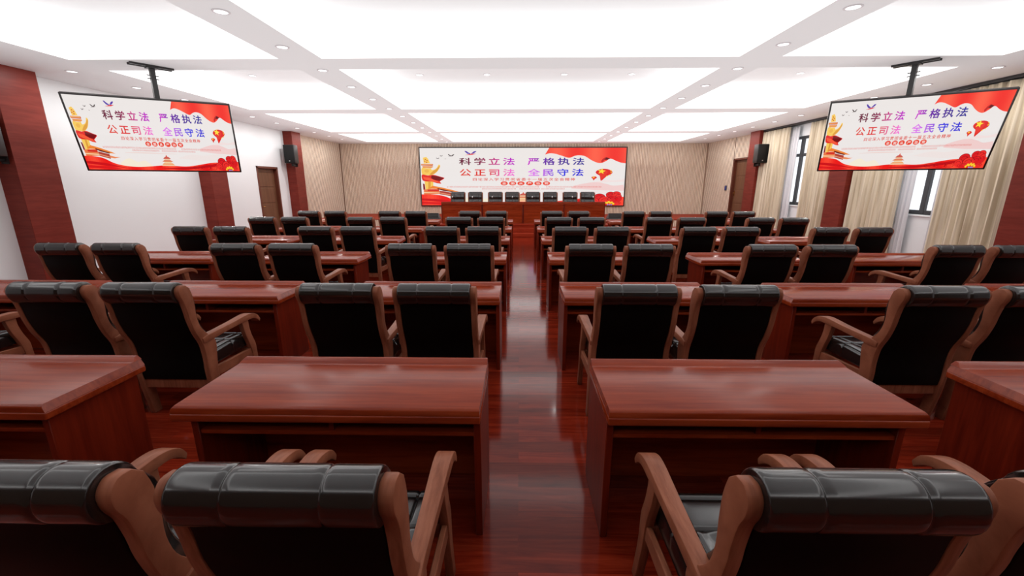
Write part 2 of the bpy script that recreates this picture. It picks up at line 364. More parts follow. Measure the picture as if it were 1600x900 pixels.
# flag in the upper right corner
low = catmull([zr(268, 182), zr(330, 165), zr(400, 172), zr(480, 195), zr(575, 222), zr(640, 200), zr(700, 190), zr(780, 203), zr(860, 250), zr(930, 280), zr(990, 287), zr(1050, 262), zr(1105, 232), zr(1180, 262), zr(1240, 282), (1.0, .735)], 4)
k = len(low)
def flagc(u): 
    s_ = math.sin((u - .62) * 34); return (250 + 5 * s_, 70 + 24 * s_, 52 + 16 * s_)
for i in range(k - 1):
    (u0, v0), (u1, v1) = low[i], low[i + 1]; t0 = max(0, (u0 - .600) / .028); t1 = max(0, (u1 - .600) / .028)
    x0 = zr(lerp(268, 325, min(1, .25 + i * .2)), 97)[0] if i < 4 else u0; x1 = zr(lerp(268, 325, min(1, .25 + (i + 1) * .2)), 97)[0] if i + 1 < 4 else u1
    poly(2, [(u0, v0), (u1, v1), (max(u1, .628) if u1 < .65 else u1, 1.0), (max(u0, .628) if u0 < .65 else u0, 1.0)], flagc((u0 + u1) / 2))
poly(3, [zr(985, 262), zr(1010, 232), zr(1045, 213), zr(1100, 228), zr(1070, 248), zr(1030, 250), zr(1000, 282)], (196, 24, 26))
poly(4, [zr(1025, 245), zr(1050, 218), zr(1100, 229), zr(1060, 246)], (96, 8, 14))
# ornamental pillar with cloud wing and red cloth
Y1, Y2, RD, DR_, OR = (250, 205, 95), (226, 160, 62), (228, 40, 36), (120, 16, 22), (243, 134, 52)
poly(2, [zl(*p) for p in [(172, 220), (215, 208), (240, 232), (262, 288), (182, 292), (178, 255)]], Y1)
for p in [(205, 240), (225, 255), (195, 262), (218, 275)]: ell(3, *zl(*p), .004, .009, (200, 90, 50), 8)
poly(2, [zl(*p) for p in [(145, 296), (295, 296), (302, 304), (296, 320), (148, 316)]], (214, 98, 60))
poly(3, [zl(*p) for p in [(150, 300), (290, 300), (290, 308), (150, 307)]], (250, 190, 110))
poly(2, [zl(*p) for p in [(160, 322), (296, 324), (300, 336), (275, 348), (165, 344)]], (236, 150, 80))
poly(2, catmull([zl(*p) for p in [(152, 348), (215, 350), (272, 352), (278, 372), (320, 365), (352, 340), (372, 306), (392, 316), (384, 345), (352, 392), (310, 424), (268, 440), (200, 436), (152, 428)]], 3, True), Y1)
poly(3, catmull([zl(*p) for p in [(300, 384), (340, 362), (376, 322), (388, 330), (352, 386), (300, 424), (250, 432)]], 3, True), Y2)
ell(3, *zl(215, 385), .012, .030, (240, 184, 82), 10)
poly(4, catmull([zl(*p) for p in [(150, 432), (230, 442), (300, 434), (380, 455), (442, 474), (410, 500), (380, 520), (398, 545), (340, 540), (270, 520), (200, 518), (154, 500)]], 3, True), RD)
poly(5, [zl(*p) for p in [(275, 440), (350, 452), (436, 474), (380, 512), (310, 500), (268, 478)]], DR_)
poly(5, [zl(*p) for p in [(160, 460), (240, 470), (360, 520), (385, 540), (300, 524), (180, 494)]], (250, 92, 60))
poly(3, [zl(*p) for p in [(180, 508), (296, 520), (290, 590), (250, 618), (190, 622)]], Y1)
poly(4, [zl(*p) for p in [(230, 520), (262, 522), (255, 600), (225, 610)]], Y2)
# gate tower with orange roof
poly(3, [zl(*p) for p in [(158, 545), (180, 552), (186, 620), (160, 626)]], (130, 20, 26))
poly(4, [zl(*p) for p in [(285, 574), (340, 584), (420, 600), (540, 628), (640, 655), (540, 652), (420, 628), (330, 612), (215, 612)]], OR)
poly(5, [zl(*p) for p in [(348, 604), (430, 622), (560, 650), (535, 656), (420, 638), (345, 618)]], (110, 34, 30))
poly(3, [zl(*p) for p in [(165, 622), (365, 612), (372, 680), (165, 690)]], (236, 120, 70))
poly(4, [zl(*p) for p in [(215, 620), (365, 625), (365, 645), (215, 640)]], (214, 44, 36))
poly(4, [zl(*p) for p in [(370, 636), (535, 662), (535, 712), (372, 682)]], (178, 66, 54))
poly(5, [zl(*p) for p in [(372, 660), (535, 690), (535, 700), (372, 672)]], (236, 150, 110))
poly(3, [zl(*p) for p in [(535, 676), (620, 690), (700, 692), (600, 706), (535, 700)]], (240, 140, 90))
poly(4, [zl(*p) for p in [(165, 655), (372, 662), (372, 672), (165, 668)]], (250, 210, 160))
# red silk along the bottom
top = catmull([(0, .195), (.06, .19), (.11, .165), (.16, .10), (.22, .062), (.30, .045), (.38, .055), (.46, .072), (.54, .070), (.62, .062), (.70, .085), (.80, .125), (.90, .14), (1.0, .15)], 4)
for i in range(len(top) - 1):
    (u0, v0), (u1, v1) = top[i], top[i + 1]; s_ = math.sin(u0 * 40)
    poly(5, [(u0, 0), (u1, 0), (u1, v1), (u0, v0)], (247 + 8 * s_, 48 + 24 * s_, 36 + 14 * s_))
poly(6, catmull([(0, .12), (.10, .10), (.20, .045), (.26, .02), (.10, .06), (0, .09)], 4, True), (206, 16, 24))
poly(6, catmull([(0, .06), (.12, .045), (.20, .01), (.10, .015), (0, .03)], 4, True), (222, 22, 26))
poly(6, catmull([(.45, .03), (.60, .045), (.74, .075), (.84, .115), (.86, .085), (.74, .04), (.60, .015)], 4, True), (196, 12, 22))
# temple in the middle
for (w0, w1, v0, v1, c) in [(.006, .001, .205, .235, (222, 90, 70)), (.026, .010, .175, .207, (206, 92, 80)), (.018, .018, .160, .175, (240, 196, 150)), (.036, .020, .130, .158, (226, 132, 96)), (.024, .024, .112, .130, (246, 206, 150)), (.042, .030, .082, .108, (240, 170, 110)), (.044, .040, .066, .078, (248, 200, 150))]:
    poly(6, [(.505 - w0, v0), (.505 + w0, v0), (.505 + w1, v1), (.505 - w1, v1)], c)
# balloons
def balloon(u, v, ru, rv, tail, layer, main=True):
    pts = [(u + ru * math.cos(math.radians(a)), v + rv * math.sin(math.radians(a))) for a in range(-10, 191, 12)]
    pts += [(u - ru * .85, v - rv * .42), (u - ru * .50, v - rv * .85), (tail[0] - ru * .06, tail[1]), (tail[0] + ru * .06, tail[1]), (u + ru * .38, v - rv * .95), (u + ru * .82, v - rv * .50)]
    poly(layer, pts, (224, 34, 34))
    poly(layer + 1, [(u + ru * .55 * math.cos(math.radians(a)) - ru * .1, v + rv * .8 * math.sin(math.radians(a))) for a in range(0, 181, 15)] + [(tail[0], tail[1] + .01)], (234, 52, 40))
balloon(*zr(1030, 405), .0410, .063, zr(998, 508), 6)
star(8, *zr(998, 390), .021, .052, (255, 226, 60), .15)
for p in [(1068, 452), (1108, 437), (1122, 402), (1118, 380)]: star(8, *zr(*p), .0055, .014, (255, 210, 60), .3)
balloon(*zr(906, 470), .0135, .022, zr(900, 505), 6)
star(8, *zr(900, 466), .007, .017, (255, 214, 60), .1)
# peony cluster
for (x, y, rx, ry, c) in [(985, 720, 78, 46, 0), (920, 770, 60, 40, 1), (1060, 760, 84, 50, 1), (1130, 690, 62, 40, 0), (1205, 685, 60, 40, 1), (1160, 745, 66, 40, 0), (1235, 730, 46, 50, 0), (1000, 800, 80, 40, 0), (1215, 800, 60, 44, 1), (1120, 810, 60, 36, 0)]:
    u, v = zr(x, y); v = max(v, .03); cc = [(222, 26, 32), (238, 44, 40)][c]
    ru, rv = rx / 8.18 / 322.5, ry / 8.18 / 89
    if u + ru > .995: ru = .995 - u
    ell(7 + c, u, v, ru, min(rv, v - .002), cc); ringp(9, u, v, ru, min(rv, v - .002), (120, 6, 16), .92, 20, 200)
    ringp(9, u, v - rv * .15, ru * .6, min(rv * .6, v * .8), (140, 8, 20), .88, 10, 170)
for (u, v, r_) in [(.70, .045, .030), (.76, .05, .034), (.81, .04, .026)]: ringp(8, u, v, r_, r_ * 1.1, (150, 10, 20), .9, 0, 360); ringp(8, u, v, r_ * .55, r_ * .6, (150, 10, 20), .85, 30, 300)
for i in range(7): ell(10, *zr(1050 + i * 20, 808 - 16 * math.sin(i * .5) - (i % 2) * 10), .006, .018, (252, 206, 50), 8)
for i in range(3): ell(11, *zr(1098 + i * 24, 818), .004, .010, (110, 150, 220), 8)
# birds
def bird(u, v, s_, c1, c2):
    poly(6, [(u - s_, v + s_ * 1.5), (u - s_ * .75, v + s_ * 1.55), (u - s_ * .35, v + s_ * .6), (u + .0, v + s_ * .1), (u - .1 * s_, v - s_ * .4), (u - s_ * .55, v - s_ * .1), (u - s_ * .85, v + s_ * .8)], c1)
    poly(6, [(u + s_ * .95, v + s_ * 1.5), (u + s_ * .55, v + s_ * 1.3), (u + s_ * .25, v + s_ * .5), (u, v - s_ * .2), (u + s_ * .5, v + s_ * .1), (u + s_ * .85, v + s_ * .9)], c1)
    poly(7, [(u - s_, v - s_ * .9), (u - s_ * .2, v - s_ * .35), (u + s_ * .2, v - s_ * .1), (u + s_ * .9, v - s_ * .1), (u + s_ * .3, v - s_ * .7), (u - s_ * .3, v - s_ * .8)], c2)
bird(.248, .905, .030, (86, 60, 170), (226, 54, 66)); bird(.153, .870, .016, (40, 22, 26), (60, 24, 28))
bird(.105, .864, .008, (60, 40, 44), (60, 40, 44)); bird(.087, .822, .008, (60, 40, 44), (60, 40, 44)); bird(.124, .814, .004, (90, 60, 60), (90, 60, 60))
# round badges, text
BADGE = [.4105, .452, .493, .5355, .5765, .618]
for u in BADGE: ell(6, u, .389, .0178, .036, (236, 70, 48), 24)
def tiny_line(u0, u1, v, h):                 # print too small to read in the photo
    rnd = random.Random(int(u0 * 1000)); u = u0
    while u < u1:
        wd = .0048
        for q in range(3):
            a = u + rnd.uniform(0, .0015); b_ = u + wd - rnd.uniform(0, .0015); vv = v + h * (q / 2 - .5) * .8
            poly(6, [(a, vv - h * .09), (b_, vv - h * .09), (b_, vv + h * .09), (a, vv + h * .09)], (226, 92, 84))
        s_ = u + rnd.uniform(.0012, .0034); poly(6, [(s_, v - h * .5), (s_ + .0008, v - h * .5), (s_ + .0008, v + h * .5), (s_, v + h * .5)], (226, 92, 84))
        u += wd * 1.42
tiny_line(.127, .583, .327, .024); tiny_line(.617, .885, .327, .024); tiny_line(.30, .468, .292, .022); tiny_line(.485, .583, .292, .022); tiny_line(.594, .705, .292, .022)

def glyph(ch, bold=.0):
    cu = bpy.data.curves.new('glyph', 'FONT'); cu.body = ch; cu.size = 1.0; cu.resolution_u = 2
    o = bpy.data.objects.new('glyph', cu); COL.objects.link(o)
    dg = bpy.context.evaluated_depsgraph_get(); me = o.evaluated_get(dg).to_mesh()
    vs = [tuple(v.co) for v in me.vertices]; fs = [tuple(p.vertices) for p in me.polygons]
    o.evaluated_get(dg).to_mesh_clear(); bpy.data.objects.remove(o); bpy.data.curves.remove(cu)
    return vs, fs
CACHE = {}
def grad(stops, u):
    for (a, ca), (b_, cb) in zip(stops[:-1], stops[1:]):
        if u <= b_: 
            t_ = max(0, (u - a) / (b_ - a)); return tuple(lerp(x, y, t_) for x, y in zip(ca, cb))
    return stops[-1][1]
G1 = [(.19, (104, 16, 52)), (.29, (128, 22, 70)), (.36, (206, 50, 130)), (.44, (190, 20, 200)), (.54, (205, 60, 205)), (.60, (110, 30, 170)), (.70, (70, 34, 150)), (.80, (34, 24, 150))]
G2 = [(.19, (226, 74, 60)), (.30, (224, 40, 34)), (.36, (226, 90, 120)), (.44, (244, 110, 210)), (.55, (226, 120, 240)), (.63, (170, 90, 226)), (.70, (40, 50, 226)), (.80, (40, 30, 210))]
TXT = []
for i, ch in enumerate('科学立法严格执法'): TXT.append((ch, [.22, .292, .362, .434, .554, .628, .70, .772][i], .770, .060, .130, G1, .022))
for i, ch in enumerate('公正司法全民守法'): TXT.append((ch, [.22, .292, .362, .434, .556, .626, .697, .770][i], .579, .060, .130, G2, .022))
s_ = '四论深入学习贯彻省委十一届五次全会精神'
for i, ch in enumerate(s_): TXT.append((ch, .266 + i * .0267, .459, .0235, .055, [(0, (224, 68, 54)), (1, (224, 68, 54))], .012))
for i, ch in enumerate('全面从严治党'): TXT.append((ch, BADGE[i], .389, .021, .046, [(0, (250, 238, 232)), (1, (250, 238, 232))], .012))

def make_art(W, H):
    """picture mesh in the local x (right) / z (up) plane, facing -y"""
    vs, fs, cs = [], [], []; dl = 0.0006
    for layer, pts, col in ART:
        o = len(vs); vs += [((min(max(u, 0), 1) - .5) * W, -dl * layer, (min(max(v, 0), 1) - .5) * H) for u, v in pts]
        fs.append(tuple(range(o, o + len(pts)))); cs.append(SRGB([min(255, max(0, c)) for c in col]))
    me = bpy.data.meshes.new('screen_picture'); me.from_pydata(vs, [], fs); me.materials.append(M['screen'])
    ca = me.color_attributes.new('Col', 'FLOAT_COLOR', 'CORNER')
    for p, c in zip(me.polygons, cs):
        for li in p.loop_indices: ca.data[li].color = (*c, 1)
    lines = []
    for want, u0, u1 in ((.770, 0, .5), (.770, .5, 1), (.579, 0, .5), (.579, .5, 1), (.459, 0, 1), (.389, 0, 1)):
        vs, fs, cs = [], [], []
        for ch, u, v, wu, hv, gr, bold in TXT:
            if v != want or not u0 <= u < u1: continue
            if (ch, bold) not in CACHE: CACHE[(ch, bold)] = glyph(ch, bold)
            gv, gf = CACHE[(ch, bold)]
            for q, (ox, oy) in enumerate(((-bold, 0), (bold, 0), (0, bold), (0, -bold))):      # strokes doubled for weight
                o = len(vs)
                for (x, y, z) in gv:          # an em box is about one unit wide, sits from -0.12 to 0.88
                    uu = u + (x + ox - .5) * wu; vv = v + (y + oy - .38) * hv; vs.append(((uu - .5) * W, -dl * (13 + .3 * q), (vv - .5) * H)); cs.append(SRGB(grad(gr, uu)))
                fs += [tuple(i + o for i in f) for f in gf]
        mt = bpy.data.meshes.new('lettering'); mt.from_pydata(vs, [], fs); mt.materials.append(M['screen'])
        ca = mt.color_attributes.new('Col', 'FLOAT_COLOR', 'POINT')
        for i, c in enumerate(cs): ca.data[i].color = (*c, 1)
        lines.append(mt)
    return me, lines
def screen(root, W, H, bez, depth, led=False):
    g_ = MB(); g_.box(-W / 2 - bez, W / 2 + bez, 0, depth, -H / 2 - bez, H / 2 + bez)
    c = g_.build('casing', M['bezel'], root, bevel=.004, seg=1)
    g_ = MB(); fr = .012
    g_.box(-W / 2 - bez, -W / 2, -fr, 0, -H / 2 - bez, H / 2 + bez); g_.box(W / 2, W / 2 + bez, -fr, 0, -H / 2 - bez, H / 2 + bez)
    g_.box(-W / 2, W / 2, -fr, 0, H / 2, H / 2 + bez); g_.box(-W / 2, W / 2, -fr, 0, -H / 2 - bez, -H / 2)
    g_.build('bezel', M['bezel'], root, bevel=.002, seg=1)
    me, mt = make_art(W, H)
    p = bpy.data.objects.new('screen_picture', me); COL.objects.link(p); p.parent = root; p.location = (0, -.002, 0)
    for nm_, mm in zip(('headline', 'headline', 'headline', 'headline', 'subtitle', 'badge_lettering'), mt):
        q = bpy.data.objects.new(nm_, mm); COL.objects.link(q); q.parent = p; q.location = (0, 0, 0)
# the long LED wall
led = empty('led_wall', (0.135, YF - .09, 2.082)); tag(led, 'wide wall-mounted display with red flag and purple slogan behind the stage table', 'screen')
screen(led, 9.56, 2.60, .045, .06)
# the two hanging televisions
def hung_tv(x, y, z, yaw, tilt, W, H, side):
    root = empty('hanging_television', (x, y, z))
    tag(root, 'large tilted television with slogan picture hanging from the ceiling on the %s side' % side, 'television', 'televisions hung from the ceiling')
    rx = Vector((math.cos(yaw), math.sin(yaw), 0)); nn = Vector((math.sin(yaw), -math.cos(yaw), 0)); u_ = Vector((0, 0, 1)) * math.cos(tilt) + nn * math.sin(tilt)
    root.matrix_world = Matrix.Translation((x, y, z)) @ Matrix((rx, u_.cross(rx), u_)).transposed().to_4x4()
    screen(root, W, H, .022, .045)
    b_ = MB().box(-.3, .3, .045, .10, -.2, .2).build('rear_housing', M['blackmetal'], root, bevel=.01)
    s2 = -1 if side == 'left' else 1
    top_ = Vector((x - .03 * 0 + s2 * .01, y + .09, ZC))
    inv = root.matrix_world.inverted()
    def wbox(c, ax, hx, hy, z0, z1):
        ax = Vector(ax).normalized(); ay = Vector((-ax.y, ax.x, 0)); v = []
        for zz in (z0, z1):
            for a, d in ((-1, -1), (1, -1), (1, 1), (-1, 1)): v.append(inv @ (Vector((c[0], c[1], zz)) + ax * hx * a + ay * hy * d))
        return v, [(0, 3, 2, 1), (4, 5, 6, 7), (0, 1, 5, 4), (1, 2, 6, 5), (2, 3, 7, 6), (3, 0, 4, 7)]
    ax = (math.cos(s2 * -.96), math.sin(s2 * -.96), 0); ay = Vector((-ax[1], ax[0], 0))
    g_ = MB()
    g_.add(*wbox(top_ + ay * .05, ax, .28, .018, ZC - .03, ZC)); g_.add(*wbox(top_ - ay * .05, ax, .28, .018, ZC - .03, ZC)); g_.add(*wbox(top_, ax, .07, .07, ZC - .045, ZC - .01))
    for zz in (.14, .19): g_.add(*wbox(top_, ax, .075, .008, ZC - zz - .012, ZC - zz))
    g_.build('ceiling_bracket', M['blackmetal'], root)
    g_ = MB(); g_.add(*wbox(top_, ax, .033, .033, z + .1, ZC - .02)); g_.build('drop_pole', M['blackmetal'], root)
hung_tv(-5.805, 7.12, 2.512, .501, .395, 2.02, 1.118, 'left')
hung_tv(6.043, 7.12, 2.520, -.524, .453, 2.05, 1.135, 'right')

# ================================================================== DESKS
W_, DP, GL, GR_ = 1.476, 0.56, 0.5975, 0.604
def make_desk(name, ov_l, ov_r):
    """front edge at y=0 (sitter's side), back at y=DP"""
    root = empty(name)
    h = W_ / 2; g_ = MB()
    g_.box(-h, h, 0, DP, .672, .712)
    top_ = g_.build('tabletop', M['deskx'], root, bevel=.008, seg=3)
    g_ = MB()
    il, ir = (.018 if ov_l else .002), (.018 if ov_r else .002)
    prof = [(.004, .712), (.004, .735), (.010, .745), (.022, .750), (DP - .05, .750), (DP - .002, .750), (DP - .002, .712)]
    n_ = len(prof); v = []
    for sx, ins in ((-1, il), (1, ir)):
        for (yy, zz) in prof:
            t_ = max(0, (zz - .725) / .025); v.append((sx * (h - .002 - ins * t_), yy, zz))
    f = [tuple(range(n_)), tuple(range(2 * n_ - 1, n_ - 1, -1))] + [(i, i + n_, (i + 1) % n_ + n_, (i + 1) % n_) for i in range(n_)]
    g_.add(v, f); g_.build('top_board', M['deskx'], top_)
    g_ = MB(); li, ri = (.035 if ov_l else .004), (.035 if ov_r else .004)
    v = [(-h + li - .02 * (li > .01), DP - .055, .750), (h - ri + .02 * (ri > .01), DP - .055, .750), (h - ri, DP - .022, .772), (-h + li, DP - .022, .772), (-h + li - .02 * (li > .01), DP, .750), (h - ri + .02 * (ri > .01), DP, .750), (h - ri, DP - .002, .772), (-h + li, DP - .002, .772)]
    g_.add(v, [(0, 1, 2, 3), (4, 7, 6, 5), (3, 2, 6, 7), (0, 3, 7, 4), (1, 5, 6, 2), (0, 4, 5, 1)]); g_.build('rear_ledge', M['deskx'], top_)
    xl_, xr_ = -h + (.055 if ov_l else .003), h - (.055 if ov_r else .003)
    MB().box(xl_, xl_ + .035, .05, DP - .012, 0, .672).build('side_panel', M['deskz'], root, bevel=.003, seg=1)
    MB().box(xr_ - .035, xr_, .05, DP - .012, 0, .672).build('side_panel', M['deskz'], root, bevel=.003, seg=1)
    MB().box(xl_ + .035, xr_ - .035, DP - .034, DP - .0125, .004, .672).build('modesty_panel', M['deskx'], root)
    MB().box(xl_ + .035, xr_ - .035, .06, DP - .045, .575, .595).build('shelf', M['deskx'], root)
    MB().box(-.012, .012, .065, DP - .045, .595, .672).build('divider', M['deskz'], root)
    return root
DESK_L = make_desk('desk', True, False); DESK_R = make_desk('desk', False, True); DESK_M = make_desk('desk', True, True); DESK_S = make_desk('desk', False, False)
Y1_, D_, XLA, XRA = 2.3313, 2.007, -0.1802, 0.4191
ROWN = ['first', 'second', 'third', 'fourth', 'fifth', 'sixth']
used = set(); trees = {}
for d in (DESK_L, DESK_R, DESK_M, DESK_S): trees[d.name] = (d, tree_of(d))
def put(proto, loc, rz=0):
    r_, tr_ = trees[proto.name]
    if proto.name in used: return dup(r_, tr_, loc, rz)
    used.add(proto.name); r_.location = loc; r_.rotation_euler = (0, 0, rz); return r_
DX = {('left', 0): XLA - W_ / 2, ('left', 1): XLA - W_ * 1.5 - GL, ('left', 2): XLA - W_ * 2.5 - 2 * GL,
      ('right', 0): XRA + W_ / 2, ('right', 1): XRA + W_ * 1.5 + GR_, ('right', 2): XRA + W_ * 2.5 + 2 * GR_}
DESKW = {0: 'aisle desk', 1: 'middle desk', 2: 'outer desk'}
for row in range(6):
    yf = Y1_ - DP + row * D_
    for side in ('left', 'right'):
        for k in range(3):
            if row == 0 and k == 2: continue
            o = put(DESK_M if k else (DESK_L if side == 'left' else DESK_R), (DX[(side, k)], yf, 0))
            tag(o, 'red-brown wooden double desk, %s %s of the aisle, %s row from camera' % (DESKW[k].replace('desk', 'one'), side, ROWN[row]), 'desk', 'audience desks in six rows')
# stage table: four desks side by side, turned to the hall
TBX = .128
for k in range(4):
    o = put(DESK_S, (TBX + (k - 1.5) * W_, 15.50 + DP, STG), PI)
    tag(o, 'red-brown desk of the long stage table, %s from the left' % ['leftmost, first', 'second', 'third', 'rightmost, fourth'][k], 'desk', 'desks forming the stage table')

# ================================================================== CHAIRS
def make_chair():
    root = empty('armchair')
    X0 = .275
    # rear post and leg in one sawn piece
    rear = [(-.152, 1.098), (-.190, 1.100), (-.215, 1.072), (-.212, 1.03), (-.192, .985), (-.176, .913), (-.166, .844), (-.137, .742), (-.092, .640), (-.078, .52), (-.080, .42), (-.060, .22), (-.030, .0)]
    front = [(.035, .0), (.020, .22), (.016, .414), (.024, .50), (.038, .605), (.018, .660), (-.040, .715), (-.085, .780), (-.104, .857), (-.102, .934), (-.106, 1.013), (-.122, 1.070)]
    pr_ = catmull(rear, 3)[:-1] + [rear[-1]] + catmull(front, 3)
    for sx in (-1, 1):
        a, b_ = sorted((sx * (X0 - .005), sx * (X0 + .040)))
        MB().prism_x(pr_, a, b_).build('back_post', M['chairwood'], root, bevel=.007, seg=2, angle=50)
        arm = catmull([(-.095, .690), (-.03, .700), (.10, .702), (.25, .706), (.36, .712), (.43, .712), (.49, .700), (.54, .672), (.568, .630)], 3) + catmull([(.556, .606), (.520, .640), (.470, .660), (.40, .662), (.25, .662), (.10, .655), (-.02, .648), (-.09, .652)], 3)
        x1, x2 = sx * (X0 - .012), sx * (X0 + .050); a, b_ = min(x1, x2), max(x1, x2)
        g_ = MB().prism_x(arm, a, b_)
        # the arm widens towards its curled tip
        g_.v = [((p[0] + (p[0] - (a + b_) / 2) * .35 * max(0, min(1, (p[1] - .0) / .5))), p[1], p[2]) for p in g_.v]
        g_.build('armrest', M['chairwood'], root, bevel=.006, seg=2, angle=50)
        leg = catmull([(.352, .665), (.374, .560), (.405, .470), (.425, .400), (.440, .28), (.470, .14), (.500, .0)], 3) + catmull([(.548, .0), (.520, .14), (.498, .28), (.493, .36), (.488, .43), (.455, .52), (.437, .60), (.436, .665)], 3)
        a, b_ = sorted((sx * (X0 - .005), sx * (X0 + .038)))
        MB().prism_x(leg, a, b_).build('leg', M['chairwood'], root, bevel=.006, seg=2, angle=50)
        a, b_ = sorted((sx * (X0 + .002), sx * (X0 + .030)))
        MB().prism_x([(.0, .350), (.45, .335), (.45, .405), (.0, .430)], a, b_).build('side_rail', M['chairwood'], root, bevel=.004, seg=1)
    MB().box(-X0 + .003, X0 - .003, -.055, -.025, .275, .350).build('rear_rail', M['chairwood'], root, bevel=.004, seg=1)
    MB().box(-X0 + .003, X0 - .003, .430, .460, .335, .405).build('front_rail', M['chairwood'], root, bevel=.004, seg=1)
    # back panel: black cloth between the posts
    bp_r = [(-.196, 1.00), (-.180, .94), (-.165, .844), (-.132, .742), (-.088, .640), (-.074, .52), (-.074, .42), (-.066, .352)]
    bp_f = [(-.02, .352), (-.02, .42), (-.01, .52), (-.02, .62), (-.07, .74), (-.09, .85), (-.10, .95), (-.12, 1.02)]
    MB().prism_x(catmull(bp_r, 3) + catmull(bp_f, 3), -.268, .268).build('back_panel', M['backcloth'], root, bevel=.006, seg=2, angle=55)
    # padded leather front of the backrest, three stitched fields
    g_ = MB()
    fr = catmull([(-.10, 1.06), (-.055, 1.00), (-.040, .92), (-.046, .84), (-.022, .76), (.030, .68), (.075, .60), (.085, .52), (.070, .46)], 3)
    bk = catmull([(-.01, .46), (-.01, .55), (-.03, .64), (-.08, .75), (-.10, .86), (-.12, 1.0), (-.13, 1.05)], 3)
    for a, b_ in ((-.266, -.131), (-.129, .129), (.131, .266)): g_.prism_x(fr + bk, a, b_)
    g_.build('backrest_cushion', M['leather'], root, bevel=.010, seg=3, angle=60)
    # rolled head cushion over the top
    g_ = MB(); c0 = (-.170, 1.045); n_ = 28; rr = []
    for i in range(n_):
        t_ = 2 * PI * i / n_; yy = c0[0] + .073 * math.cos(t_) - .01 * math.sin(t_); zz = c0[1] + .078 * math.sin(t_)
        rr.append((yy, zz))
    xs_ = []
    def prof_r(x):
        e_ = min(1, max(0, (.272 - abs(x)) / .014)); r0 = .90 + .10 * math.sqrt(max(0, 1 - (1 - e_) ** 2))
        dseam = abs(abs(x) - .128); return r0 - .055 * math.exp(-(dseam / .006) ** 2)
    xs_ = [-.272, -.270, -.266, -.262, -.258, -.24, -.20, -.17, -.15, -.14, -.134, -.131, -.128, -.125, -.122, -.116, -.10, -.06, 0]
    xs_ = xs_ + [-q for q in reversed(xs_[:-1])]
    v = []; f = []
    for x in xs_:
        k_ = prof_r(x); v += [(x, c0[0] + (p[0] - c0[0]) * k_, c0[1] + (p[1] - c0[1]) * k_) for p in rr]
    for i in range(len(xs_) - 1):
        for j in range(n_): f.append((i * n_ + j, i * n_ + (j + 1) % n_, (i + 1) * n_ + (j + 1) % n_, (i + 1) * n_ + j))
    f.append(tuple(range(n_))); f.append(tuple((len(xs_) - 1) * n_ + j for j in range(n_)))
    g_.add(v, f); g_.build('head_cushion', M['leather'], root)
    # seat cushion: soft grid with stitched border and cross seam
    nx, ny = 28, 26; v = []; f = []; sx0, sx1, sy0, sy1 = -.262, .262, .03, .490
    def sz(x, y):
        ex = min((x - sx0), (sx1 - x)); ey = min(y - sy0, sy1 - y); e_ = min(ex, ey)
        z_ = .540 - .035 * (1 - min(1, e_ / .035)) ** 2
        z_ += .008 * math.sin(PI * (y - sy0) / (sy1 - sy0))
        for q in (abs(abs(x) - .175), abs(y - .27), abs(y - .43)): z_ -= .008 * math.exp(-(q / .006) ** 2)
        if abs(x) < .175 and .10 < y < .27: z_ += .004 * math.sin(x * 38 + y * 12)
        return z_
    gx = sorted(set([sx0 + (sx1 - sx0) * i / nx for i in range(nx + 1)] + [s1 * (.175 + d) for s1 in (-1, 1) for d in (-.008, 0, .008)]))
    gy = sorted(set([sy0 + (sy1 - sy0) * i / ny for i in range(ny + 1)] + [s1 + d for s1 in (.27, .43) for d in (-.008, 0, .008)]))
    NX, NY = len(gx), len(gy)
    for yv in gy:
        for xv in gx: v.append((xv, yv, sz(xv, yv)))
    for j in range(NY - 1):
        for i in range(NX - 1): f.append((j * NX + i, j * NX + i + 1, (j + 1) * NX + i + 1, (j + 1) * NX + i))
    rim = [j for j in range(NX)] + [j * NX + NX - 1 for j in range(1, NY)] + [(NY - 1) * NX + i for i in range(NX - 2, -1, -1)] + [j * NX for j in range(NY - 2, 0, -1)]
    o0 = len(v)
    for q in rim: v.append((v[q][0], v[q][1], .432))
    for i in range(len(rim)): f.append((rim[i], o0 + i, o0 + (i + 1) % len(rim), rim[(i + 1) % len(rim)]))
    f.append(tuple(o0 + i for i in range(len(rim))))
    MB().add(v, f).build('seat', M['leather'], root)
    for c in kids(root):
        for q in c.data.vertices:
            x, y, z_ = q.co; q.co = (x * .915, y * 1.03, 1.03 * z_ - .053 if z_ > .3 else z_ * .8533)
    return root
chair0 = make_chair(); trees[chair0.name] = (chair0, tree_of(chair0))
for row in range(6):
    yc = Y1_ - DP + row * D_ - .760 + (.055 if row == 0 else 0)
    for side in ('left', 'right'):
        for k in range(3):
            if row == 0 and k > 0: continue
            for s_, dx in (('left', -.337), ('right', .337)):
                if row == 1 and k == 2 and s_ == side: continue
                jx, jy = random.uniform(-.004, .004) + (0 if k == 0 else (.02 if side == 'left' else -.02)), random.uniform(-.006, .006)
                o = put(chair0, (DX[(side, k)] + dx + jx, yc + jy, 0))
                tag(o, 'black armchair, %s seat, %s %s of the aisle, %s row from camera' % (s_, DESKW[k], side, ROWN[row]), 'chair', 'audience armchairs in six rows')
PX = [-2.39, -1.71, -.935, -.28, .52, 1.19, 1.96, 2.63]
ORD = ['leftmost', 'second from left', 'third from left', 'fourth from left', 'fourth from right', 'third from right', 'second from right', 'rightmost']
for k, x in enumerate(PX):
    o = put(chair0, (x, 16.66, STG), PI)
    tag(o, 'black armchair behind the stage table facing the hall, %s' % ORD[k], 'chair', 'armchairs behind the stage table')
